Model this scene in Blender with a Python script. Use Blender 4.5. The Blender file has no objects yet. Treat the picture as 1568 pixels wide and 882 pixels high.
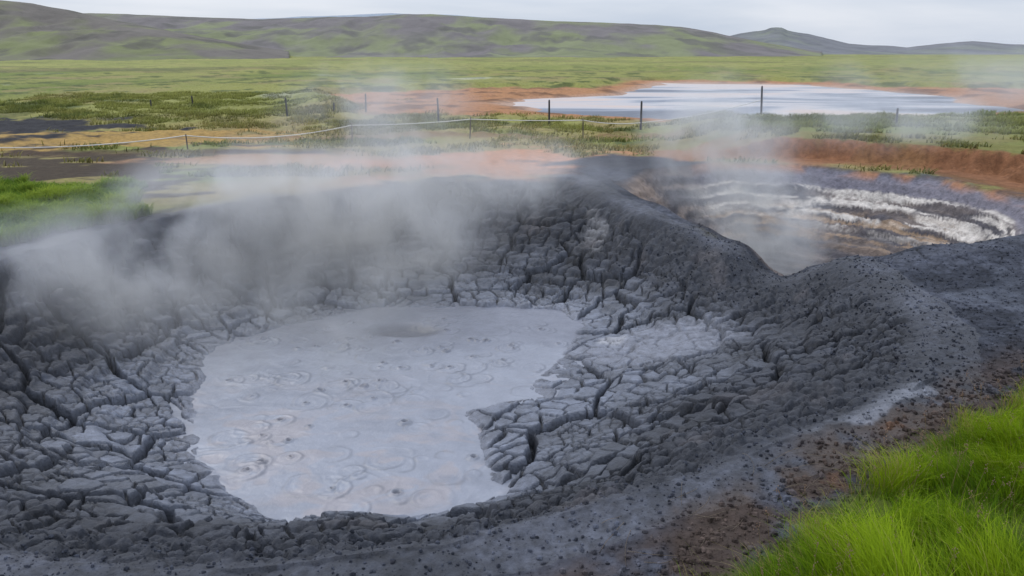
import bpy, math, numpy as np
from mathutils import Vector
rng = np.random.default_rng(7)
scene = bpy.context.scene
scene.view_settings.view_transform = 'Standard'
scene.view_settings.look = 'None'
scene.view_settings.exposure = 0

# ------------------------------------------------------------ numpy helpers
def h2(ix, iy, seed):
    a = ix.astype(np.int64).astype(np.uint32)
    b = iy.astype(np.int64).astype(np.uint32)
    n = a*np.uint32(374761393) + b*np.uint32(668265263) + np.uint32((seed*2654435 + 12345) & 0xffffffff)
    n = (n ^ (n >> np.uint32(13)))*np.uint32(1274126177)
    n = (n ^ (n >> np.uint32(15)))*np.uint32(2246822519)
    n = n ^ (n >> np.uint32(16))
    return n.astype(np.float64)/4294967295.0
def vn(x, y, seed):
    ix = np.floor(x); iy = np.floor(y)
    fx = x-ix; fy = y-iy
    fx = fx*fx*(3-2*fx); fy = fy*fy*(3-2*fy)
    a = h2(ix, iy, seed); b = h2(ix+1, iy, seed); c = h2(ix, iy+1, seed); d = h2(ix+1, iy+1, seed)
    return (a*(1-fx)+b*fx)*(1-fy)+(c*(1-fx)+d*fx)*fy
def fbm(x, y, seed, o=4):
    s = 0; a = .5; t = 0
    for i in range(o):
        s = s + a*vn(x*2.03**i+i*17.3, y*2.03**i-i*9.1, seed+i*13); t += a; a *= .5
    return s/t - .5          # about -.5 .. .5
def ss(a, b, x):
    t = np.clip((x-a)/(b-a), 0, 1)
    return t*t*(3-2*t)
def mix(a, b, t): return a*(1-t)+b*t
def mixc(c, col, t): return c*(1-t)[:, None] + np.array(col)[None, :]*t[:, None]
def polysd(x, y, P):
    n = len(P); d = np.full(x.shape, 1e18); ins = np.zeros(x.shape, bool)
    for i in range(n):
        ax, ay = P[i][0], P[i][1]; bx, by = P[(i+1) % n][0], P[(i+1) % n][1]
        ex, ey = bx-ax, by-ay
        t = np.clip(((x-ax)*ex+(y-ay)*ey)/(ex*ex+ey*ey), 0, 1)
        d = np.minimum(d, (x-ax-ex*t)**2+(y-ay-ey*t)**2)
        if ay != by:
            c = ((ay > y) != (by > y)) & (x < ex*(y-ay)/ey+ax)
            ins ^= c
    return np.where(ins, -1, 1)*np.sqrt(d)
def voro(x, y, seed, jit=.85):
    cx = np.floor(x); cy = np.floor(y)
    best = np.full(x.shape, 9e9); bx = np.zeros(x.shape); by = bx.copy(); bi = bx.copy(); bj = bx.copy()
    o = .5-jit/2
    for i in (-1, 0, 1):
        for j in (-1, 0, 1):
            px = cx+i+o+jit*h2(cx+i, cy+j, seed)-x; py = cy+j+o+jit*h2(cx+i, cy+j, seed+71)-y
            d = px*px+py*py; m = d < best
            best = np.where(m, d, best); bx = np.where(m, px, bx); by = np.where(m, py, by)
            bi = np.where(m, cx+i, bi); bj = np.where(m, cy+j, bj)
    e = np.full(x.shape, 9.)
    for i in (-1, 0, 1):
        for j in (-1, 0, 1):
            if i == 0 and j == 0: continue
            px = bi+i+o+jit*h2(bi+i, bj+j, seed)-x; py = bj+j+o+jit*h2(bi+i, bj+j, seed+71)-y
            dx = px-bx; dy = py-by; l = np.sqrt(dx*dx+dy*dy)+1e-6
            e = np.minimum(e, (.5*(px+bx)*dx+.5*(py+by)*dy)/l)
    return e, h2(bi, bj, seed+5), bx, by, h2(bi, bj, seed+6)

# ------------------------------------------------------------ site plan (metres)
ZP = -1.7
POOL = [(-3.81,8.83),(-4.32,9.74),(-4.5,11.2),(-4.95,12.5),(-3.8,13.7),(-2.74,14.5),(-1.03,14.5),(.93,14.3),
        (1.18,13.44),(.91,12.0),(.30,10.83),(.43,10.38),(-.57,9.86),(-.40,8.94),(-.10,8.05),(-.10,7.7),(-.58,7.45),
        (-1.25,7.27),(-2.06,7.24),(-2.58,7.38),(-3.03,7.91),(-3.5,8.44)]
RIM = [(-.4,5.25,-.55),(1.13,5.8,-.5),(2.8,6.65,-.4),(4.6,8.0,-.35),(5.4,9.6,-.35),(5.7,11.5,-.35),(5.65,12.9,-.3),
       (4.7,13.4,-.9),(3.8,14.3,-.4),(3.38,15.2,-.25),(2.64,16.2,-.15),(1.75,18.3,0),(1.4,19.8,0),(-1.35,19.8,0),
       (-3.5,18.8,0),(-5.4,17,0),(-7.1,14.2,-.05),(-8.0,12,-.1),(-8.6,9.6,-.25),(-8.0,6.6,-.45),(-5.6,5.0,-.58),(-2.5,5.0,-.6)]
REAR = [(4.8,13.75,-.9),(5.36,13.5,-.6),(5.75,13.2,-.3),(7.3,13.1,-.1),(8.6,13.3,0),(10.3,14.4,-.05),(11.5,17.2,-.05),
        (10.6,20.2,0),(8.3,22.2,0),(5.8,22.9,0),(3.6,21.4,0),(2.4,19,0),(2.95,17.1,-.1),(3.75,15.6,-.25),(4.15,14.7,-.4)]
PLAIN = [(-12,20,0),(-14,12,0),(0,27,0),(8,27,0),(-8,24,0),(15,20,0),(12,12,-.1),(-11.5,7,-.3),(0,2,-.6),(4,3,-.35),
         (6,6,-.25),(8,9,-.3),(-5,2,-.65),(-2,2,-.7),(2,3.4,-.45),(-20,25,0),(20,28,0),(6.5,10.5,-.33),(-9.8,14,0),(-7,20,0)]
CTRL = RIM+REAR+PLAIN
POND = [(15.9,88),(28.9,83),(31.5,60),(27,46),(19.6,38.8),(12.8,37.6),(9.8,38.5),(7.0,41.5),(3.0,43.5),(-.5,50.5),(2.4,57),(8.9,63)]

def terrain(x, y):
    N = x.shape[0]
    f3 = fbm(x/3, y/3, 1, 4); f25 = fbm(x/25, y/25, 2, 3); f06 = fbm(x/.6, y/.6, 3, 3)
    out = ss(23, 33, y+np.abs(x)*.25)
    z = (f3*.38 + f06*.20*(1-ss(70, 120, y)))*out + f25*1.2*ss(80, 160, y)
    g = mixc(np.tile(np.array([.165,.205,.045]), (N,1)), (.28,.285,.08), ss(-.15, .15, fbm(x/14, y/40, 11, 4)))
    g = mixc(g, (.30,.24,.11), ss(.05, .25, fbm(x/5, y/9, 12, 4))*.7)
    g = mixc(g, (.07,.095,.028), ss(.02, .18, fbm(x/2.2, y/3.0, 13, 5))*.8)
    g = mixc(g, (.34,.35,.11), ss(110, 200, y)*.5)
    g = mixc(g, (.13,.12,.06), ss(.1, .2, fbm(x/60, y/22, 18, 4))*.5*ss(80, 120, y))
    g = mixc(g, (.7,.7,.62), ss(.15, .24, fbm(x/9, y/14, 14, 6))*ss(45, 55, y)*ss(130, 90, y)*ss(4, -10, x)*.6)
    straw = ss(45, 34, y)*ss(-.14, .14, fbm(x/4, y/2.2, 15, 4)+.05)
    g = mixc(g, (.34,.26,.11), straw*.7)
    grass = 1-.5*straw
    def blob(cx, cy, rx, ry, amp=.9, sd=20):
        return ss(1.2, .85, np.sqrt(((x-cx)/rx)**2+((y-cy)/ry)**2)+amp*2*fbm(x/1.7, y/1.1, sd, 5))
    for (cx, cy, rx, ry, c, a, sd, am) in [
        (-15, 29.5, 7, 3.6, (.42,.26,.08), .85, 21, .9), (-23, 33.5, 6.5, 5, (.03,.03,.035), 1, 22, 1),
        (-14.0, 21.2, 5.2, 4.4, (.05,.034,.025), .95, 23, 1.7), (-11, 25.2, 5, 1.0, (.08,.05,.03), .7, 24, .9),
        (-4, 23.2, 5, 1.6, (.42,.24,.13), .85, 25, .9), (.3, 23, 3.8, 2.7, (.56,.27,.14), 1, 26, .9),
        (10, 24.4, 6, 2.0, (.34,.16,.085), .9, 28, .9), (-1, 30.5, 9, .8, (.24,.15,.07), .8, 31, .9),
        (12.8, 18, 2.0, 4.5, (.18,.08,.04), .9, 29, .9), (3.2, 22.4, 2.2, 2.0, (.055,.058,.072), 1, 27, .9)]:
        m = blob(cx, cy, rx, ry, am, sd)*a
        g = mixc(g, c, m); grass = grass*(1-m)
    # pond
    dp = np.full(N, 99.); k = (y > 25) & (y < 130) & (np.abs(x) < 70)
    dp[k] = polysd(x[k], y[k], POND)
    nz = fbm(x/6, y/6, 33, 5)
    de = np.minimum(dp + nz*5-1.5, (np.sqrt(((x-38)/22)**2+((y-52)/16)**2)-1)*9+nz*12)
    de = np.minimum(de, (np.sqrt(((x-1)/8.5)**2+((y-56)/11)**2)-1)*6+nz*10)
    m = ss(3.5, 1.5, de); g = mixc(g, (.46,.22,.11), m*.92); g = mixc(g, (.12,.06,.035), m*ss(.02, .2, fbm(x/2, y/2, 34, 3))*.7)
    g = mixc(g, (.54,.41,.34), ss(2.2, .0, dp+nz*2)*.75)
    grass = grass*(1-m)
    z = z*(1-ss(4, 1, dp)*.9) + mix(0, -.42, ss(2.5, -1.5, dp+nz*5.5))
    z = z + .5*ss(3, 5, de)*ss(9, 5, de)*ss(40, 47, y)*(.6+nz)
    g = g*.60
    wet = np.zeros(N); dR = np.full(N, 99.); dQ = np.full(N, 99.)
    k = np.where((y < 44) & (np.abs(x) < 26))[0]
    if len(k):
        X = x[k]; Y = y[k]
        wx = X+.38*fbm(X/1.3, Y/1.3, 40, 4); wy = Y+.38*fbm(X/1.3, Y/1.3, 41, 4)
        num = 0; den = 0
        for (cx, cy, cz) in CTRL:
            w = 1/((X-cx)**2+(Y-cy)**2+.12)**1.6
            num = num+w*cz; den = den+w
        zr = num/(den+1/300.**1.6)
        R = polysd(wx, wy, RIM); Q = polysd(wx, wy, REAR)
        wpx = X+.5*fbm(X/.8, Y/.8, 42, 5); wpy = Y+.5*fbm(X/.8, Y/.8, 43, 5)
        P = polysd(wpx, wpy, POOL)
        zz = zr.copy()
        C = g[k].copy(); G = grass[k].copy(); W = np.zeros(len(k))
        sd = (X-1)*.59-(Y-4.35)*.807 + .35*fbm(X/.7, Y/.7, 44, 4)
        dn = fbm(X/.5, Y/.5, 45, 5)
        ring = ss(1.5, .6, R+dn*1.6+.9*ss(14, 18, Y))
        ringq = ss(1.1, .4, Q+dn*1.4+.9*ss(15, 18, Y))
        east = ss(1.5, 3, X)*ss(14.5, 13, Y)*ss(10.5, 9, X)
        south = ss(8.5, 7.5, Y)
        neck = ss(2.6, 1.6, Q+dn)*ss(3.0, 2.0, R+dn)*ss(22.5, 21, Y)*ss(4.5, 3.5, X)
        soilm = np.maximum.reduce([ring, ringq, east, south, neck])
        dark = mixc(np.tile(np.array([.024,.027,.036]), (len(k), 1)), (.050,.055,.072), ss(-.2, .2, fbm(X/.9, Y/.9, 46, 5)))
        dark = dark*(1+1.1*fbm(X/.06, Y/.06, 146, 3))[:, None]
        # hairline drying cracks on the smooth apron
        eh, _, _, _, _ = voro((X+.3*dn)/.55, (Y+.3*fbm(X/.5, Y/.5, 190, 4))/.5, 191)
        hair = (1-ss(.0, .035, eh))*ss(3.5, 5, X)*ss(-.1, .1, fbm(X/1.2, Y/1.2, 192, 3))
        dark = dark*(1-.6*hair)[:, None]
        ob = ss(1.4, .5, np.abs(R-.6+dn*1.2))*ss(16.5, 18.5, Y)*ss(2, .5, X)
        C = C*(1-soilm)[:, None]+dark*soilm[:, None]; G = G*(1-soilm)*(1-ob)
        C = mixc(C, (.30,.155,.09), ob*ss(-6, -3, X)*ss(-.15, .12, fbm(X/1.0, Y/.6, 147, 4))*.9)
        br = ss(-.95, -.5, sd)*ss(10, 7, Y)
        C = mixc(C, (.048,.034,.027), br*.9*ss(-.35, .0, fbm(X/.35, Y/.35, 47, 3)))
        C = mixc(C, (.085,.042,.022), br*ss(.2, .34, fbm(X/.4, Y/.4, 48, 4))*.5)
        C = mixc(C, (.15,.16,.19), ss(1.2, .6, np.sqrt(((X-3.65)/.9)**2+((sd+.85)/.12)**2)+dn*3)*.7)
        C = mixc(C, (.09,.10,.125), ss(1.2, .5, np.sqrt(((X-6.9)/.9)**2+((Y-10.6)/.9)**2)+dn*3)*.4)
        gn = ss(-.12, .12, sd)*ss(11, 9, Y-.3*X)
        C = mixc(C, (.06,.08,.012), gn); G = np.maximum(G*(1-south), gn)
        zz = zz+.16*ss(-.1, 1.2, sd)*ss(11, 9, Y-.3*X)
        zz = zz+f06[k]*.05*(1-out[k])+fbm(X/.12, Y/.12, 50, 3)*.045*soilm*(1-ss(20,24,Y))+.14*fbm(X/1.6, Y/1.6, 150, 3)*soilm-.03*hair*soilm
        bank = ss(1.4, 2.1, Q+dn*1.1)*ss(5.5, 8.5, X)*ss(13.5, 16, Y)*ss(40, 32, Y)
        zz = zz+.55*bank
        bb = ss(.4, .9, Q+dn*.6)*ss(2.4, 2.0, Q+dn*1.1)*ss(6, 9, X)*ss(13, 15, Y)
        C = mixc(C, (.17,.078,.04), bb*.85); G = G*(1-bb)
        gb = ss(2.0, 2.3, Q+dn*1.1)*bank; C = mixc(C, (.12,.135,.035), gb*.75); G = np.maximum(G, gb)
        # ---------------- main pit
        ins = R < 0
        s = np.clip(P, 0, None)/(np.clip(P, 0, None)+np.clip(-R, 0, None)+1e-4)
        ex = 1.05+.8*ss(6.8, 10, Y)-.3*ss(0, 3, X)*ss(12, 9, Y)
        f = 1-(1-s**ex)**1.25
        zi = ZP+(zr-ZP)*f
        up = ss(.35, .8, s+.25*fbm(X/1.5, Y/1.5, 151, 3))
        gran = ss(1.8, 3.2, X+.5*ss(14, 18, Y))*ss(10.5, 12.5, Y)*ss(.55, .8, s)          # granular ridge crests, no plates
        gran = np.maximum(gran, ss(.58, .8, s+.3*fbm(X/.8, Y/.8, 153, 3))*ss(9.5, 8, Y)*ss(-5, -3, X))
        gran = np.maximum(gran, ss(4.0, 5.4, X+1.6*fbm(X/1., Y/1., 154, 4))*.75)
        q = (zi+.12*fbm(X/1.0, Y/1.0, 51, 3))/.15; qf = q-np.floor(q)
        zt = (np.floor(q)+ss(.35, .65, qf))*.15
        zi = mix(zi, zt, .6*ss(.10, .25, s)*ss(1., .75, s)*(1-gran*.7))
        wX = X+.26*fbm(X/.45, Y/.45, 52, 6); wY = Y+.26*fbm(X/.45, Y/.45, 53, 6)
        e0, c0, _, _, _ = voro(wX/1.15+3, wY/.85, 152)
        e1, c1, bx, by, c2 = voro(wX/.34, wY/.28, 54, 1.0)
        e2, c3, _, _, _ = voro((X+.08*fbm(X/.2, Y/.2, 55, 2))/.15, (Y+.08*fbm(X/.2, Y/.2, 56, 2))/.135, 57)
        flat = ss(1.3, .6, np.sqrt(((X-2.3)/1.3)**2+((Y-11.9)/.8)**2)+.8*dn)
        cw = .055+.24*np.clip(fbm(X/.7, Y/.7, 58, 4), -.1, .4)
        k0 = 1-ss(0., 1., (e0-.008)/.05)
        k1 = (1-ss(.0, 1., (e1-.015)/np.clip(cw, .035, .15)))*ss(-.28, -.12, fbm(X/.4, Y/.4, 158, 3))
        k2 = (1-ss(.02, .11, e2))*ss(-.08, .12, fbm(X/.8, Y/.8, 59, 3))
        crk = np.maximum.reduce([k1, .5*k2, k0])*(1-.7*flat)*(1-.7*gran)
        zone = ss(-.05, .22, P)*ss(1.02, .86, s)
        dz = -.09*k1*(1-.7*flat)-.17*k0*(1-.8*flat)-.03*k2*(1-flat)+(c1-.5)*.03*(1-.6*flat)+(c0-.5)*.10*(1-flat)+(bx*(c2-.5)+by*(c1-.5))*.03*(1-flat)
        zi = zi+zone*dz*(1-.8*gran)
        zi = zi+zone*up*(.13*fbm(X/.35, Y/.35, 60, 5)+.05*(np.clip(e2,0,.4)-.2)+(c3-.5)*.03)
        zi = zi+zone*gran*(.09*fbm(X/.3, Y/.45, 160, 5)+.04*(c3-.5)+.07*(np.clip(e2,0,.35)-.15)+.05*fbm(X/.07, Y/.07, 165, 3))
        zi = zi+fbm(X/.09, Y/.09, 61, 3)*.014*zone*(.4+up)
        zi = zi+.05*ss(0, .12, P)*(1-up)
        zi = np.where(P < 0, ZP-.05-np.clip(-P, 0, .4)*.4, zi)
        wetm = ss(.62, .04, s+.35*fbm(X/1.1, Y/1.1, 62, 4)-.10*ss(1, 3, X)*ss(9, 10.5, Y))
        mud = mixc(np.tile(np.array([.023,.026,.035]), (len(k), 1)), (.098,.110,.142), wetm)
        mud = mud*(1+.45*(c1-.5)+.3*(c0-.5)+.8*fbm(X/.25, Y/.25, 63, 5))[:, None]
        mud = mixc(mud, (.15,.16,.195), ss(.35, .0, P)*.6)
        mud = mixc(mud, (.15,.16,.195), flat*.8)
        mud = mixc(mud, (.025,.028,.037), gran*.8)
        mud = mixc(mud, (.24,.245,.27), ss(1.2, .7, np.sqrt(((X-1.6)/.26)**2+((Y-12.35)/.2)**2)+dn*1.2)*.9)
        mud = mixc(mud, (.17,.17,.18), ss(1.0, .5, np.sqrt(((X-1.8)/.35)**2+((Y-16.6)/.8)**2)+fbm(X/.25,Y/.4,161,6)*2.6)*.5)
        mud = mixc(mud, (.075,.069,.074), ss(.1, .3, fbm(X/.6, Y/.6, 64, 4))*up*.5)
        mud = mixc(mud, (.008,.009,.012), np.clip(crk*zone, 0, 1)*.88)
        t = ss(.05, -.25, R)
        C = C*(1-t)[:, None]+mud*t[:, None]; G = G*(1-t); W = np.maximum(W, wetm*t)
        # ---------------- rear crater
        qi = np.clip(-Q, 0, None)
        ang = np.arctan2(Y-17.3, X-6.8)*4
        qw = qi+.30*fbm(X/1.8, Y/1.8, 65, 5)
        zq = zr-2.4*(1-np.exp(-(qi**1.25)/2.6))
        qs = qw/.3; qsf = qs-np.floor(qs)
        zq = zq-.09*(ss(.3, .7, qsf)-qsf)*ss(0, .5, qi)+.10*fbm(X/.3, Y/.3, 66, 5)*ss(0, .4, qi)
        zq = zq-.05*k2*ss(.1, .4, qi)
        cq = mixc(np.tile(np.array([.055,.052,.060]), (len(k), 1)), (.12,.10,.093), ss(-.15, .15, fbm(ang*.6, qw/.2, 67, 5)))
        side = ss(4.5, 5.8, X)*ss(13.8, 15, Y)
        cq = mixc(cq, (.14,.135,.165), side*ss(.75, .5, qw)*ss(.05, .2, qi)*.85)
        band = ss(.55, .65, qw)*ss(1.95, 1.3, qw)
        lay = ss(-.08, .04, fbm(ang*.7, qw/.09, 68, 4))
        cq = mixc(cq, (.46,.425,.39), band*side*lay*ss(-.32, .0, fbm(X/.3, Y/.3, 162, 5))*.92)
        cq = mixc(cq, (.27,.185,.115), ss(.9, 1.4, qw)*ss(2.6, 1.7, qw)*side*ss(.0, .1, fbm(ang*.8, qw/.13, 168, 4))*.7)
        cq = mixc(cq, (.33,.145,.06), ss(.40, .05, qi)*side*ss(-.12, .10, fbm(X/.6, Y/.6, 69, 3))*.9)
        cq = mixc(cq, (.22,.17,.14), ss(1.3, .6, np.sqrt(((X-3.3)/.6)**2+((Y-19)/1.2)**2)+dn*2)*.7)
        cq = mixc(cq, (.028,.030,.039), ss(14.2, 13.2, Y))
        t = ss(.05, -.2, Q)
        C = C*(1-t)[:, None]+cq*t[:, None]; G = G*(1-t)
        zz = np.where(ins & (Q > 0), zi, zz)
        zz = np.where(Q <= 0, zq, zz)
        zz = zz*ss(44, 34, Y)*ss(26, 20, np.abs(X))
        z[k] = z[k]*(1-ss(0.0, .9, 1-out[k]))+zz
        g[k] = C; grass[k] = G; wet[k] = W; dR[k] = R; dQ[k] = Q
    return z, g, grass, wet, dR, dQ

# ------------------------------------------------------------ mesh helpers
def mesh_from(name, V, loops, totals, col=None, mat=None, smooth=True, extra=None):
    me = bpy.data.meshes.new(name)
    me.vertices.add(len(V)); me.vertices.foreach_set('co', np.asarray(V, np.float32).ravel())
    loops = np.asarray(loops, np.int32); totals = np.asarray(totals, np.int32)
    me.loops.add(len(loops)); me.loops.foreach_set('vertex_index', loops)
    starts = np.concatenate([[0], np.cumsum(totals)[:-1]]).astype(np.int32)
    me.polygons.add(len(totals)); me.polygons.foreach_set('loop_start', starts); me.polygons.foreach_set('loop_total', totals)
    me.update(calc_edges=True)
    me.polygons.foreach_set('use_smooth', np.full(len(totals), smooth))
    if col is not None:
        a = me.color_attributes.new('Col', 'FLOAT_COLOR', 'POINT')
        c = np.ones((len(V), 4), np.float32); c[:, :3] = np.clip(col, 0.003, 1)
        if extra is not None: c[:, 3] = extra
        a.data.foreach_set('color', c.ravel())
    if mat: me.materials.append(mat)
    ob = bpy.data.objects.new(name, me); scene.collection.objects.link(ob)
    return ob
def grid_faces(nr, nc):
    i = np.arange((nr-1)*(nc-1)); r = i//(nc-1); c = i % (nc-1); a = r*nc+c
    return np.stack([a, a+1, a+nc+1, a+nc], 1)

def new_mat(name):
    m = bpy.data.materials.new(name); m.use_nodes = True
    nt = m.node_tree; b = nt.nodes['Principled BSDF']
    return m, nt, b
def nd(nt, t, **kw):
    n = nt.nodes.new(t)
    for k, v in kw.items(): setattr(n, k, v)
    return n
def mat_ground(name, bscale, bdist, bstr, rough, wetrough=None, nscale=6, var=.35, spec=.3):
    m, nt, b = new_mat(name); L = nt.links
    at = nd(nt, 'ShaderNodeAttribute', attribute_name='Col'); geo = nd(nt, 'ShaderNodeNewGeometry')
    n1 = nd(nt, 'ShaderNodeTexNoise'); n1.inputs['Scale'].default_value = nscale; n1.inputs['Detail'].default_value = 8; n1.inputs['Roughness'].default_value = .7
    L.new(geo.outputs['Position'], n1.inputs['Vector'])
    mr = nd(nt, 'ShaderNodeMapRange'); mr.inputs['From Min'].default_value = .3; mr.inputs['From Max'].default_value = .7
    mr.inputs['To Min'].default_value = 1-var; mr.inputs['To Max'].default_value = 1+var
    L.new(n1.outputs['Fac'], mr.inputs['Value'])
    vm = nd(nt, 'ShaderNodeVectorMath', operation='SCALE'); L.new(at.outputs['Color'], vm.inputs[0]); L.new(mr.outputs['Result'], vm.inputs['Scale'])
    L.new(vm.outputs['Vector'], b.inputs['Base Color'])
    n2 = nd(nt, 'ShaderNodeTexNoise'); n2.inputs['Scale'].default_value = bscale; n2.inputs['Detail'].default_value = 6; n2.inputs['Roughness'].default_value = .65
    L.new(geo.outputs['Position'], n2.inputs['Vector'])
    bp = nd(nt, 'ShaderNodeBump'); bp.inputs['Strength'].default_value = bstr; bp.inputs['Distance'].default_value = bdist
    L.new(n2.outputs['Fac'], bp.inputs['Height']); L.new(bp.outputs['Normal'], b.inputs['Normal'])
    b.inputs['Roughness'].default_value = rough; b.inputs['Specular IOR Level'].default_value = spec
    if wetrough is not None:
        mw = nd(nt, 'ShaderNodeMapRange'); mw.inputs['To Min'].default_value = rough; mw.inputs['To Max'].default_value = wetrough
        L.new(at.outputs['Alpha'], mw.inputs['Value']); L.new(mw.outputs['Result'], b.inputs['Roughness'])
    return m
M_ground = mat_ground('ground_soil_and_turf', 14, .05, .8, .9, nscale=5, var=.4, spec=.12)
M_mud = mat_ground('cracked_mud', 26, .03, .9, .75, .40, nscale=9, var=.4, spec=.35)
M_crater = mat_ground('crater_mud', 14, .05, .9, .85, nscale=7, var=.4, spec=.2)
M_hill = mat_ground('heath_hillside', .05, 3, .6, .95, nscale=.03, var=.18, spec=.05)

# ------------------------------------------------------------ ground sheet, split by kind
rr = [1.5]
while rr[-1] < 6500:
    r = rr[-1]
    k = .006 if r < 4 else (.0025 if r < 24 else (.006 if r < 90 else .02))
    rr.append(r*(1+k))
rr = np.array(rr); az = np.radians(np.arange(-46, 46.01, .08))
RR, AZ = np.meshgrid(rr, az, indexing='ij')
x = (RR*np.sin(AZ)).ravel(); y = (RR*np.cos(AZ)).ravel()
z, g, grass, wet, dR, dQ = terrain(x, y)
V = np.stack([x, y, z], 1)
F = grid_faces(len(rr), len(az))[:, ::-1]
fr = dR[F].mean(1); fq = dQ[F].mean(1)
kind = np.where((fr < .5) & (fr < fq+.2), 1, np.where(fq < .5, 2, 0))
for kk, nm, mt in [(0, 'ground', M_ground), (1, 'mud_pit', M_mud), (2, 'steaming_crater', M_crater)]:
    Fs = F[kind == kk]; u, inv = np.unique(Fs.ravel(), return_inverse=True)
    mesh_from(nm, V[u], inv, np.full(len(Fs), 4), g[u], mt, True, wet[u])
print('ground verts', len(V))

# ------------------------------------------------------------ mud pool surface
xs = np.arange(-5.9, 2.2, .016); ys = np.arange(6.7, 15.4, .016)
Yg, Xg = np.meshgrid(ys, xs, indexing='ij'); X = Xg.ravel(); Y = Yg.ravel()
zp = ZP+.018*fbm(X/.5, Y/.35, 80, 4)+.010*fbm(X/.12, Y/.12, 81, 3)
w1 = fbm(X/1.2, Y/.8, 82, 4); w2 = fbm((X+w1*3)/.6, (Y+w1*2)/.4, 83, 4)
zp += .004*np.sin(w2*22)*ss(-.1, .15, w1)
pc = mixc(np.tile(np.array([.285,.305,.365]), (len(X), 1)), (.34,.31,.325), ss(.0, .2, w2)*.65*ss(12, 9, Y))
pc = mixc(pc, (.22,.24,.295), ss(.0, .25, fbm(X/.9, Y/.5, 84, 6))*.8)
pc = mixc(pc, (.19,.20,.25), ss(11.4, 13.4, Y+fbm(X/1, Y/1, 85, 3)*3)*.65)
for i in range(190):
    cx = rng.uniform(-4.4, .8); cy = rng.uniform(7.4, 13.9)
    if polysd(np.array([cx]), np.array([cy]), POOL)[0] > -.15: continue
    d = np.sqrt((X-cx)**2+((Y-cy)*1.05)**2)*(1+.45*fbm((X-cx)/.25+i*3.1, (Y-cy)/.25, 90, 3)); k = d < .7
    R0 = .05+.22*rng.uniform()**1.6; A = rng.uniform(.005, .017)
    arc = np.clip(.6+.6*np.sin(np.arctan2(Y[k]-cy, X[k]-cx)+rng.uniform(0, 6.3)), 0, 1)
    zp[k] += A*(np.exp(-((d[k]-R0)/.020)**2)*arc+.5*np.exp(-((d[k]-R0*1.6)/.026)**2)*(1-arc)+.5*np.exp(-((d[k]-R0*.55)/.018)**2)*arc)
    pc[k] = mixc(pc[k], (.14,.15,.18), .45*np.exp(-((d[k]-R0-.025)/.018)**2)*arc)
    if i % 3 == 0:
        q = (d < .16); rb = rng.uniform(.02, .055)
        zp[q] += .028*np.exp(-((d[q]-rb)/.014)**2)-.02*np.exp(-(d[q]/(rb*.6))**2)
        pc[q] = mixc(pc[q], (.10,.10,.12), .85*np.exp(-(d[q]/(rb*.8))**2))
d = np.sqrt(((X+1.9)/.8)**2+((Y-13.3)/.42)**2)+.4*w1
zp -= .10*ss(1, .3, d); pc = mixc(pc, (.11,.115,.14), ss(1.1, .5, d)*.85)
Fp = grid_faces(len(ys), len(xs)); PS = polysd(X, Y, POOL)
Fp = Fp[PS[Fp].mean(1) < .4]
u, inv = np.unique(Fp.ravel(), return_inverse=True)
M_pool = mat_ground('wet_boiling_mud', 11, .02, .5, .42, nscale=3, var=.12, spec=.35)
mesh_from('mud_pool', np.stack([X, Y, zp], 1)[u], inv, np.full(len(Fp), 4), pc[u]*.62, M_pool)

# ------------------------------------------------------------ pond
m, nt, b = new_mat('milky_water')
geo = nd(nt, 'ShaderNodeNewGeometry'); mp = nd(nt, 'ShaderNodeMapping'); mp.inputs['Scale'].default_value = (.05, .13, 1)
n1 = nd(nt, 'ShaderNodeTexNoise'); n1.inputs['Scale'].default_value = 1; n1.inputs['Detail'].default_value = 7; n1.inputs['Distortion'].default_value = 1.2
nt.links.new(geo.outputs['Position'], mp.inputs['Vector']); nt.links.new(mp.outputs['Vector'], n1.inputs['Vector'])
cr = nd(nt, 'ShaderNodeValToRGB'); cr.color_ramp.elements[0].position = .40; cr.color_ramp.elements[0].color = (.05,.06,.085,1)  # dark blue-grey stops paint reflections into the water colour
cr.color_ramp.elements[1].position = .62; cr.color_ramp.elements[1].color = (.38,.30,.26,1)
e = cr.color_ramp.elements.new(.47); e.color = (.13,.15,.19,1)
e = cr.color_ramp.elements.new(.53); e.color = (.31,.30,.31,1)
nt.links.new(n1.outputs['Fac'], cr.inputs['Fac']); nt.links.new(cr.outputs['Color'], b.inputs['Base Color'])
b.inputs['Roughness'].default_value = .4; b.inputs['Specular IOR Level'].default_value = .15
n2 = nd(nt, 'ShaderNodeTexNoise'); n2.inputs['Scale'].default_value = 1.5; nt.links.new(geo.outputs['Position'], n2.inputs['Vector'])
bp = nd(nt, 'ShaderNodeBump'); bp.inputs['Strength'].default_value = .4; bp.inputs['Distance'].default_value = .12
nt.links.new(n2.outputs['Fac'], bp.inputs['Height']); nt.links.new(bp.outputs['Normal'], b.inputs['Normal'])
P = np.array(POND); c = P.mean(0); P2 = c+(P-c)*1.15
mesh_from('pond', np.c_[P2, np.full(len(P2), -.2)], np.arange(len(P2))[::-1], [len(P2)], None, m, False)

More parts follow.
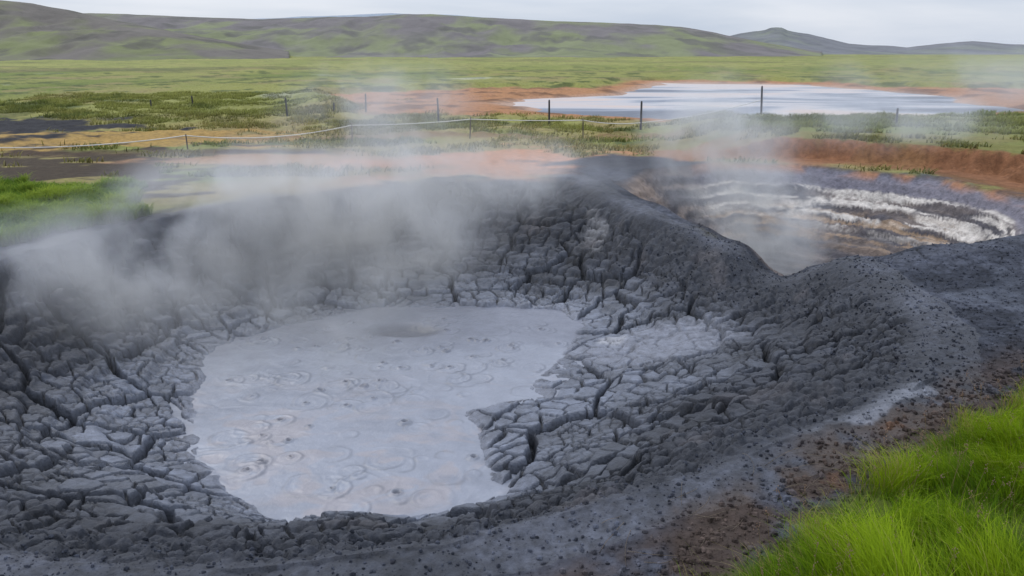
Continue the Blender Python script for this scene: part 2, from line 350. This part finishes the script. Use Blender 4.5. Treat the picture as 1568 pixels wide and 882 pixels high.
# ------------------------------------------------------------ hills
def hill_layer(name, tops, r0, r1, r2, base, seed, cols):  # cols: heath and turf tones, paled so distance haze sits in the colour
    azh = np.radians(np.arange(-52, 52, .12)); rh = np.concatenate([np.linspace(r0, r1, 130), np.linspace(r1*1.01, r2, 30)])
    Rh, Ah = np.meshgrid(rh, azh, indexing='ij'); X = (Rh*np.tan(Ah)).ravel(); Yy = Rh.ravel(); U = X/Yy
    px = np.array([t[0] for t in tops]); el = np.array([t[1] for t in tops])
    E = np.interp(U, px, el)
    E = E + .0012*fbm(U*40, U*0, seed+9, 5)*(E > .002)
    top = np.where(E > .0005, 3+E*r1, -12)
    f = ss(0, 1, (Yy-r0)/(r1-r0)); f = np.where(Yy > r1, 1-.6*(Yy-r1)/(r2-r1), f*.55+.45*ss(0,1,f)**1.6)
    n = fbm(X/(r1*.14), Yy/(r1*.2), seed, 5); n2 = np.abs(fbm(X/(r1*.035), Yy/(r1*.12), seed+3, 5))
    Z = -4+(top+4)*f + (n*.35*top-n2*.38*top)*ss(0, .3, f)*ss(1, .8, f)
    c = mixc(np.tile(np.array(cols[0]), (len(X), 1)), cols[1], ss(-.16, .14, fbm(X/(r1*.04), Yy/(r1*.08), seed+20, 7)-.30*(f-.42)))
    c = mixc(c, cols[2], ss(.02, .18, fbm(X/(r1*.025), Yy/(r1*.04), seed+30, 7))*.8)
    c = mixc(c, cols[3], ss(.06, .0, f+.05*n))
    return mesh_from(name, np.stack([X, Yy, Z], 1), grid_faces(len(rh), len(azh)).ravel(), np.full((len(rh)-1)*(len(azh)-1), 4), c*.66, M_hill)
U = lambda p: (p-784)/1220
E = lambda p: (79.6-p)*.00074
def tl(L): return [(U(a)*.955, E(b)) for a, b in L]
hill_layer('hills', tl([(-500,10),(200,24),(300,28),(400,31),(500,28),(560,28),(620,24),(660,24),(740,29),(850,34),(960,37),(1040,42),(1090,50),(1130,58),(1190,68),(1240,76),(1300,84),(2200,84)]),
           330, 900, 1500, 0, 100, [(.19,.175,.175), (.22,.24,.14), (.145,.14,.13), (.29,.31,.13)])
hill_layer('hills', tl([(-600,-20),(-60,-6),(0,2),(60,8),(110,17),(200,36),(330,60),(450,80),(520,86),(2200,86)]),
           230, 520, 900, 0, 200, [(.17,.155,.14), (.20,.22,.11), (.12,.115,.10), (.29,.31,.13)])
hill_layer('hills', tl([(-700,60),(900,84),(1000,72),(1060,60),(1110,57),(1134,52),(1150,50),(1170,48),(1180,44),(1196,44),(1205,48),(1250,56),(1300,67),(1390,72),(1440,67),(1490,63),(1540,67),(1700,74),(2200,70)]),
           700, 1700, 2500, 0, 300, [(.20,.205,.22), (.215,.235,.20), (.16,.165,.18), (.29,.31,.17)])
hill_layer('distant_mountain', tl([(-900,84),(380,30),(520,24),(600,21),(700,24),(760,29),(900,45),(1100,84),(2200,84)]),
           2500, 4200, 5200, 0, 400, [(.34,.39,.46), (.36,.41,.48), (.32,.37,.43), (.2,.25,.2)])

# ------------------------------------------------------------ grass
def grass_mat(name):
    m, nt, b = new_mat(name)
    at = nd(nt, 'ShaderNodeAttribute', attribute_name='Col')
    tr = nd(nt, 'ShaderNodeBsdfTranslucent'); mx = nd(nt, 'ShaderNodeMixShader'); mx.inputs[0].default_value = .4
    out = nt.nodes['Material Output']
    nt.links.new(at.outputs['Color'], b.inputs['Base Color']); nt.links.new(at.outputs['Color'], tr.inputs['Color'])
    b.inputs['Roughness'].default_value = .65; b.inputs['Specular IOR Level'].default_value = .08
    nt.links.new(b.outputs[0], mx.inputs[1]); nt.links.new(tr.outputs[0], mx.inputs[2]); nt.links.new(mx.outputs[0], out.inputs['Surface'])
    return m
M_grass = grass_mat('grass_blades')
def blades(name, x, y, z, Ln, W, col, wind=(.35, .1), spread=.45):
    n = len(x); a = rng.uniform(0, 2*np.pi, n); lx = wind[0]+spread*rng.normal(size=n); ly = wind[1]+spread*rng.normal(size=n)
    dx = np.cos(a)*W; dy = np.sin(a)*W
    V = np.zeros((n, 7, 3))
    for i, (h, k, w) in enumerate([(0, 0, 1), (.42, .14, .85), (.8, .5, .55)]):
        for s, o in ((-1, 0), (1, 1)):
            V[:, i*2+o, 0] = x+s*dx*w+lx*k*Ln; V[:, i*2+o, 1] = y+s*dy*w+ly*k*Ln; V[:, i*2+o, 2] = z+h*Ln-.01
    V[:, 6, 0] = x+lx*Ln; V[:, 6, 1] = y+ly*Ln; V[:, 6, 2] = z+Ln*rng.uniform(.8, 1, n)
    base = np.array([0, 1, 3, 2, 2, 3, 5, 4, 4, 5, 6]); loops = (np.arange(n)[:, None]*7+base[None]).ravel()
    tot = np.tile([4, 4, 3], n)
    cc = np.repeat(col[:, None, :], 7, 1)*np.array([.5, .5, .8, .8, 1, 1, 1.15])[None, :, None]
    return mesh_from(name, V.reshape(-1, 3), loops, tot, cc.reshape(-1, 3), M_grass)
n = 200000
x = rng.uniform(.6, 6.8, n); y = rng.uniform(2.0, 9, n)
sd = (x-1)*.59-(y-4.35)*.807+.35*fbm(x/.7, y/.7, 44, 4)
cl = fbm(x/.38, y/.38, 121, 4)
k = (sd > -.16) & (sd < 2.7) & (rng.uniform(0, 1, n) < ss(-.2, .35, sd)*(.6+1.9*cl+.15))
x = x[k]; y = y[k]; sd = sd[k]; cl = cl[k]; zt = terrain(x, y)[0]; n = len(x)
col = mixc(np.tile(np.array([.075,.155,.006]), (n, 1)), (.24,.34,.010), np.clip(rng.uniform(0, 1, n)*.6+cl*2.4, 0, 1))
col = mixc(col, (.34,.27,.10), ((rng.uniform(0, 1, n) < .04+.38*ss(.4, 0, sd))*1.)*.85)
ln = np.clip((.15+.16*rng.uniform(0, 1, n)+.70*cl), .05, .55)*(.5+.5*ss(-.1, .6, sd))
wd = rng.uniform(.0016, .0034, n)
wxn = fbm(x/.5, y/.5, 170, 3); wyn = fbm(x/.5, y/.5, 171, 3)
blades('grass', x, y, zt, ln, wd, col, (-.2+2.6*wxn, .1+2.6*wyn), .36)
n = 150000
x = rng.uniform(-15, -7, n); y = rng.uniform(11.5, 20.5, n); d = np.sqrt(((x+11.0)/3.6)**2+((y-15.6)/3.0)**2)+.9*fbm(x/1.1, y/1.1, 122, 4)
k = d < 1; x = x[k]; y = y[k]; n = len(x); tt = terrain(x, y); kk = tt[4] > .25
x = x[kk]; y = y[kk]; zt = tt[0][kk]; n = len(x); cl = fbm(x/.6, y/.6, 123, 4)
col = mixc(np.tile(np.array([.085,.16,.02]), (n, 1)), (.28,.35,.05), np.clip(rng.uniform(0, 1, n)*.6+cl*2, 0, 1))
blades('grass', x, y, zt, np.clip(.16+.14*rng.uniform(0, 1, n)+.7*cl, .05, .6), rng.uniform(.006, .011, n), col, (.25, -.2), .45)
n = 400000
x = rng.uniform(-34, 36, n); y = 20+42*rng.uniform(0, 1, n)**1.3
cl = fbm(x/1.4, y/1.4, 124, 5)
k = (cl > -.05) & (np.abs(x) < y*.75); x = x[k]; y = y[k]; cl = cl[k]
tt = terrain(x, y); k = (tt[2] > rng.uniform(.15, .8, len(x))); x = x[k]; y = y[k]; zt = tt[0][k]; gc = tt[1][k]; cl = cl[k]; n = len(x)
tone = fbm(x/2.5, y/2.5, 125, 4)
col = gc*(rng.uniform(.7, 1.7, n)*(1+1.2*tone))[:, None]; col = mixc(col, (.19,.22,.055), rng.uniform(0, .5, n))
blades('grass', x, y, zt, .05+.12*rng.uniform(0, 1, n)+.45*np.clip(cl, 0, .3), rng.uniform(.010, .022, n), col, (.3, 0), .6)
# seed heads in the verge
n = 190
x = rng.uniform(.9, 6, n*4); y = rng.uniform(3.4, 8, n*4); sd = (x-1)*.59-(y-4.35)*.807; k = (sd > -.05) & (sd < 1.2); x = x[k][:n]; y = y[k][:n]; zt = terrain(x, y)[0]
VV = []; LL = []; TT = []; CC = []
for i in range(len(x)):
    h = rng.uniform(.22, .42); l = rng.normal(size=2)*.12; o = len(VV); w = .0016
    t = np.array([x[i]+l[0], y[i]+l[1], zt[i]+h]); b0 = np.array([x[i], y[i], zt[i]])
    for p in (b0, t):
        for a in range(3): VV.append(p+np.array([math.cos(a*2.1)*w, math.sin(a*2.1)*w, 0])); CC.append((.22,.17,.08))
    for a in range(3): LL += [o+a, o+(a+1) % 3, o+3+(a+1) % 3, o+3+a]; TT.append(4)
    for s in range(9):
        o = len(VV); c = t+rng.normal(size=3)*np.array([.008, .008, .020]); r = .004
        for dv in ((r,0,0),(-r*.5,r,0),(-r*.5,-r,0),(0,0,r*1.7),(0,0,-r*1.7)): VV.append(c+np.array(dv)); CC.append((.30,.20,.14))
        for f in ((0,1,3),(1,2,3),(2,0,3),(1,0,4),(2,1,4),(0,2,4)): LL += [o+q for q in f]; TT.append(3)
mesh_from('wild_grass_seed_heads', np.array(VV), LL, TT, np.array(CC), M_grass)
# dry stalks lying on the near rim
VV = []; LL = []; TT = []; CC = []
for i in range(46):
    px = rng.uniform(.6, 3.2); py = 4.75+(px-.6)*.62+rng.normal()*.35; a = rng.uniform(-.6, 1.6); Ls = rng.uniform(.15, .5); bnd = rng.normal()*.5
    pts = []
    for j in range(7):
        pts.append((px, py)); px += math.cos(a)*Ls/6; py += math.sin(a)*Ls/6; a += bnd/6
    pts = np.array(pts); zs = terrain(pts[:, 0], pts[:, 1])[0]; o = len(VV); w = .0022
    for j in range(7):
        for q in range(3): VV.append((pts[j, 0]+math.cos(q*2.1)*w, pts[j, 1]+math.sin(q*2.1)*w, max(zs[j], zs.mean()-.01)+.015+w*(q == 1))); CC.append((.17,.14,.11))
    for j in range(6):
        for q in range(3): LL += [o+j*3+q, o+j*3+(q+1) % 3, o+(j+1)*3+(q+1) % 3, o+(j+1)*3+q]; TT.append(4)
mesh_from('dry_grass_stalks', np.array(VV), LL, TT, np.array(CC), M_grass)

# ------------------------------------------------------------ gravel
ph = (1+5**.5)/2
IV = np.array([(-1,ph,0),(1,ph,0),(-1,-ph,0),(1,-ph,0),(0,-1,ph),(0,1,ph),(0,-1,-ph),(0,1,-ph),(ph,0,-1),(ph,0,1),(-ph,0,-1),(-ph,0,1)])/1.9
IF = np.array([(0,11,5),(0,5,1),(0,1,7),(0,7,10),(0,10,11),(1,5,9),(5,11,4),(11,10,2),(10,7,6),(7,1,8),(3,9,4),(3,4,2),(3,2,6),(3,6,8),(3,8,9),(4,9,5),(2,4,11),(6,2,10),(8,6,7),(9,8,1)])
def stones(name, x, y, z, s, col, mat):
    n = len(x); V = IV[None]*(s[:, None, None]*rng.uniform(.6, 1.2, (n, 1, 3)))*(1+.3*rng.uniform(-1, 1, (n, 12, 1)))
    V = V+np.stack([x, y, z+s*.2], 1)[:, None, :]
    return mesh_from(name, V.reshape(-1, 3), (np.arange(n)[:, None]*12+IF.ravel()[None]).ravel(), np.full(n*20, 3), np.repeat(col, 12, 0), mat, False)
n = 170000
x = rng.uniform(-7, 8.5, n); y = rng.uniform(3.6, 15.5, n); sd = (x-1)*.59-(y-4.35)*.807
w = np.exp(-((sd+.35)/.35)**2)*.6+.4
k = (rng.uniform(0, 1, n) < w) & (sd < .15) & ((y < 8) | (x > 1.5)); x = x[k]; y = y[k]; sd = sd[k]
tt = terrain(x, y); rd = tt[4]; lim = np.where((x > 2) & (y > 9), -1.3, -.6)
k = (rd > lim) & (tt[5] > -.1); x = x[k]; y = y[k]; zt = tt[0][k]; gc = tt[1][k]; sd = sd[k]; n = len(x)
s = .004+.020*rng.uniform(0, 1, n)**5*(1+.7*np.exp(-((sd+.35)/.35)**2))
stones('gravel', x, y, zt, s, np.clip(gc, .02, 1)*rng.uniform(.7, 1.7, n)[:, None], M_ground)
print('stones', n)

# ------------------------------------------------------------ fences
def post(name, parent, px, py, h, r, mat, cap=None):
    z0 = float(terrain(np.array([px]), np.array([py]))[0][0]); V = []; L = []; T = []; nseg = 8
    tx, ty = rng.normal(size=2)*.03
    prof = [(-.15, 1), (0, 1), (h*.5, .95), (h*.93, .88), (h*.985, .75), (h, .35)]
    for zz, k in prof:
        for a in range(nseg):
            q = a*2*math.pi/nseg; rr = r*k*(1+.12*math.sin(3*q+zz*5)); V.append((px+math.cos(q)*rr+tx*zz, py+math.sin(q)*rr+ty*zz, z0+zz))
    for i in range(len(prof)-1):
        for a in range(nseg): L += [i*nseg+a, i*nseg+(a+1) % nseg, (i+1)*nseg+(a+1) % nseg, (i+1)*nseg+a]; T.append(4)
    L += [(len(prof)-1)*nseg+a for a in range(nseg)]; T.append(nseg)
    ob = mesh_from(name, np.array(V), L, T, None, mat); ob.parent = parent
    return Vector((px+tx*h*.9, py+ty*h*.9, z0+h*.9))
def simple_mat(name, c, r=.8):
    m, nt, b = new_mat(name); n1 = nd(nt, 'ShaderNodeTexNoise'); n1.inputs['Scale'].default_value = 30; n1.inputs['Detail'].default_value = 5
    cr = nd(nt, 'ShaderNodeValToRGB'); cr.color_ramp.elements[0].color = (*[v*.6 for v in c], 1); cr.color_ramp.elements[1].color = (*[min(1, v*1.3) for v in c], 1)
    nt.links.new(n1.outputs['Fac'], cr.inputs['Fac']); nt.links.new(cr.outputs['Color'], b.inputs['Base Color']); b.inputs['Roughness'].default_value = r
    return m
M_wood = simple_mat('weathered_post', (.03,.028,.028)); M_stake = simple_mat('brown_stake', (.08,.06,.05)); M_rope = simple_mat('white_rope', (.55,.53,.5), .9)
def rope(name, parent, pts, sag, r):
    cu = bpy.data.curves.new(name, 'CURVE'); cu.dimensions = '3D'; cu.bevel_depth = r; cu.bevel_resolution = 2
    sp = cu.splines.new('POLY'); P = []
    for (a, b), sg in zip(zip(pts[:-1], pts[1:]), sag):
        for i in range(16):
            t = i/16; p = a.lerp(b, t); p.z -= sg*4*t*(1-t); P.append(p)
    P.append(pts[-1]); sp.points.add(len(P)-1)
    for q, p in zip(sp.points, P): q.co = (*p, 1)
    cu.materials.append(M_rope); ob = bpy.data.objects.new(name, cu); scene.collection.objects.link(ob); ob.parent = parent
rf = bpy.data.objects.new('rope_fence', None); scene.collection.objects.link(rf)
tops = [post('stake', rf, a, b, h, .022, M_stake) for a, b, h in [(-19.5,24.5,.55),(-10.5,26,.5),(-5.4,27.2,.78),(-1.53,29.3,.78),(2.73,31,.78)]]
pf = bpy.data.objects.new('post_fence', None); scene.collection.objects.link(pf)
pt = {}
for a, b, h in [(-3.3,36.5,1.2),(1.65,36,1.15),(5.25,33,1.15),(10.3,33.6,1.2),(14,29.5,.65),(-7.6,42.3,.95),(-10.9,39.4,.9),(-9.2,42,.45),(-18,46,.45),(-20.8,47,.4)]:
    pt[(a, b)] = post('post', pf, a, b, h, .045, M_wood)
p1 = pt[(5.25,33)].copy(); p1.z -= .75; p2 = pt[(10.3,33.6)].copy(); p2.z -= .45
rope('rope', rf, tops+[p1, p2], [.3, .22, .05, .03, .08, .12], .016)

# ------------------------------------------------------------ steam
st = bpy.data.objects.new('steam', None); scene.collection.objects.link(st)
def steam_mat(i, dens, sc, lo):
    m = bpy.data.materials.new('steam_vapour_%d' % i); m.use_nodes = True; nt = m.node_tree; nt.nodes.clear(); L = nt.links
    out = nd(nt, 'ShaderNodeOutputMaterial'); vs = nd(nt, 'ShaderNodeVolumeScatter'); vs.inputs['Color'].default_value = (.88, .91, 1.0, 1)
    vs.inputs['Anisotropy'].default_value = .3
    L.new(vs.outputs[0], out.inputs['Volume'])
    tc = nd(nt, 'ShaderNodeTexCoord'); geo = nd(nt, 'ShaderNodeNewGeometry')
    ln = nd(nt, 'ShaderNodeVectorMath', operation='LENGTH'); L.new(tc.outputs['Object'], ln.inputs[0])
    fo = nd(nt, 'ShaderNodeMapRange', interpolation_type='SMOOTHSTEP'); fo.inputs['From Min'].default_value = 1; fo.inputs['From Max'].default_value = .1
    fo.inputs['To Min'].default_value = 0; fo.inputs['To Max'].default_value = 1
    L.new(ln.outputs['Value'], fo.inputs['Value'])
    ns = nd(nt, 'ShaderNodeTexNoise'); ns.inputs['Scale'].default_value = sc; ns.inputs['Detail'].default_value = 5; ns.inputs['Distortion'].default_value = .9
    L.new(geo.outputs['Position'], ns.inputs['Vector'])
    mr = nd(nt, 'ShaderNodeMapRange'); mr.inputs['From Min'].default_value = lo; mr.inputs['From Max'].default_value = lo+.22; mr.inputs['To Max'].default_value = dens
    L.new(ns.outputs['Fac'], mr.inputs['Value'])
    mu = nd(nt, 'ShaderNodeMath', operation='MULTIPLY'); L.new(fo.outputs['Result'], mu.inputs[0]); L.new(mr.outputs['Result'], mu.inputs[1])
    L.new(mu.outputs[0], vs.inputs['Density'])
    m.cycles.volume_step_rate = 2.5
    return m
import bmesh
for i, (c, r, d, sc, lo) in enumerate([
    ((-4.8,15.8,.1), (4.1,3.8,1.5), .95, .75, .40), ((-2.3,15.2,-.4), (2.7,2.8,1.4), .85, .95, .40),
    ((-6.8,12.4,-.4), (3.2,3.6,1.3), .75, .75, .40), ((-3.6,12.6,-.9), (3.6,3.8,1.1), .42, .8, .40),
    ((-1,18.3,.3), (4.6,3.4,1.3), .70, .75, .40), ((-3.4,22,1.3), (3.6,2.8,2.1), .42, .7, .42),
    ((5.2,16.3,-.5), (1.6,2.6,1.8), 1.15, 1.1, .39), ((4.7,18.8,.9), (2.1,3.2,2.0), .85, .9, .41),
    ((10,23.5,1.1), (5.5,3.4,1.2), .36, .5, .42), ((27,46,1.4), (14,7,2.8), .13, .2, .40)]):
    bm = bmesh.new(); bmesh.ops.create_icosphere(bm, subdivisions=3, radius=1); me = bpy.data.meshes.new('puff'); bm.to_mesh(me); bm.free()
    ob = bpy.data.objects.new('puff', me); ob.location = c; ob.scale = r; me.materials.append(steam_mat(i, d, sc, lo)); scene.collection.objects.link(ob); ob.parent = st

# ------------------------------------------------------------ sky and sun (overcast: brighter overhead than at the horizon)
w = bpy.data.worlds.new('World'); scene.world = w; w.use_nodes = True; nt = w.node_tree; L = nt.links
bg = nt.nodes['Background']; sky = nd(nt, 'ShaderNodeTexSky', sky_type='NISHITA'); sky.sun_disc = False
sky.sun_elevation = math.radians(48); sky.sun_rotation = math.radians(-40)
tc = nd(nt, 'ShaderNodeTexCoord'); mp = nd(nt, 'ShaderNodeMapping'); mp.inputs['Scale'].default_value = (1, 1, 7)
L.new(tc.outputs['Generated'], mp.inputs['Vector'])
ns = nd(nt, 'ShaderNodeTexNoise'); ns.inputs['Scale'].default_value = 2.2; ns.inputs['Detail'].default_value = 6; ns.inputs['Distortion'].default_value = .3
L.new(mp.outputs['Vector'], ns.inputs['Vector'])
cr = nd(nt, 'ShaderNodeValToRGB'); cr.color_ramp.elements[0].position = .36; cr.color_ramp.elements[0].color = (5.6, 6.4, 7.8, 1)
cr.color_ramp.elements[1].position = .62; cr.color_ramp.elements[1].color = (7.9, 8.3, 9.2, 1)
L.new(ns.outputs['Fac'], cr.inputs['Fac'])
sx = nd(nt, 'ShaderNodeSeparateXYZ'); L.new(tc.outputs['Generated'], sx.inputs[0])
zm = nd(nt, 'ShaderNodeMapRange'); zm.inputs['From Min'].default_value = .05; zm.inputs['From Max'].default_value = 1; zm.inputs['To Min'].default_value = 1; zm.inputs['To Max'].default_value = 2.7
L.new(sx.outputs['Z'], zm.inputs['Value'])
sc_ = nd(nt, 'ShaderNodeVectorMath', operation='SCALE'); L.new(cr.outputs['Color'], sc_.inputs[0]); L.new(zm.outputs['Result'], sc_.inputs['Scale'])
mx = nd(nt, 'ShaderNodeMix', data_type='RGBA'); mx.inputs[0].default_value = .9
L.new(sky.outputs[0], mx.inputs[6]); L.new(sc_.outputs['Vector'], mx.inputs[7]); L.new(mx.outputs[2], bg.inputs['Color'])
bg.inputs['Strength'].default_value = .1
sl = bpy.data.lights.new('sun', 'SUN'); sl.energy = 1.5; sl.angle = math.radians(14); sl.color = (1, .97, .93)
so = bpy.data.objects.new('sun', sl); scene.collection.objects.link(so)
el, ro = math.radians(48), math.radians(-40)
d = Vector((math.sin(ro)*math.cos(el), math.cos(ro)*math.cos(el), math.sin(el)))
so.rotation_euler = (-d).to_track_quat('-Z', 'Y').to_euler(); so.location = (0, 0, 30)

# ------------------------------------------------------------ camera
cd = bpy.data.cameras.new('camera'); cd.lens = 28; cd.sensor_width = 36; cd.clip_end = 12000; cd.clip_start = .05
co = bpy.data.objects.new('camera', cd); co.location = (0, 0, 3); co.rotation_euler = (math.radians(73.5), 0, 0)
scene.collection.objects.link(co); scene.camera = co
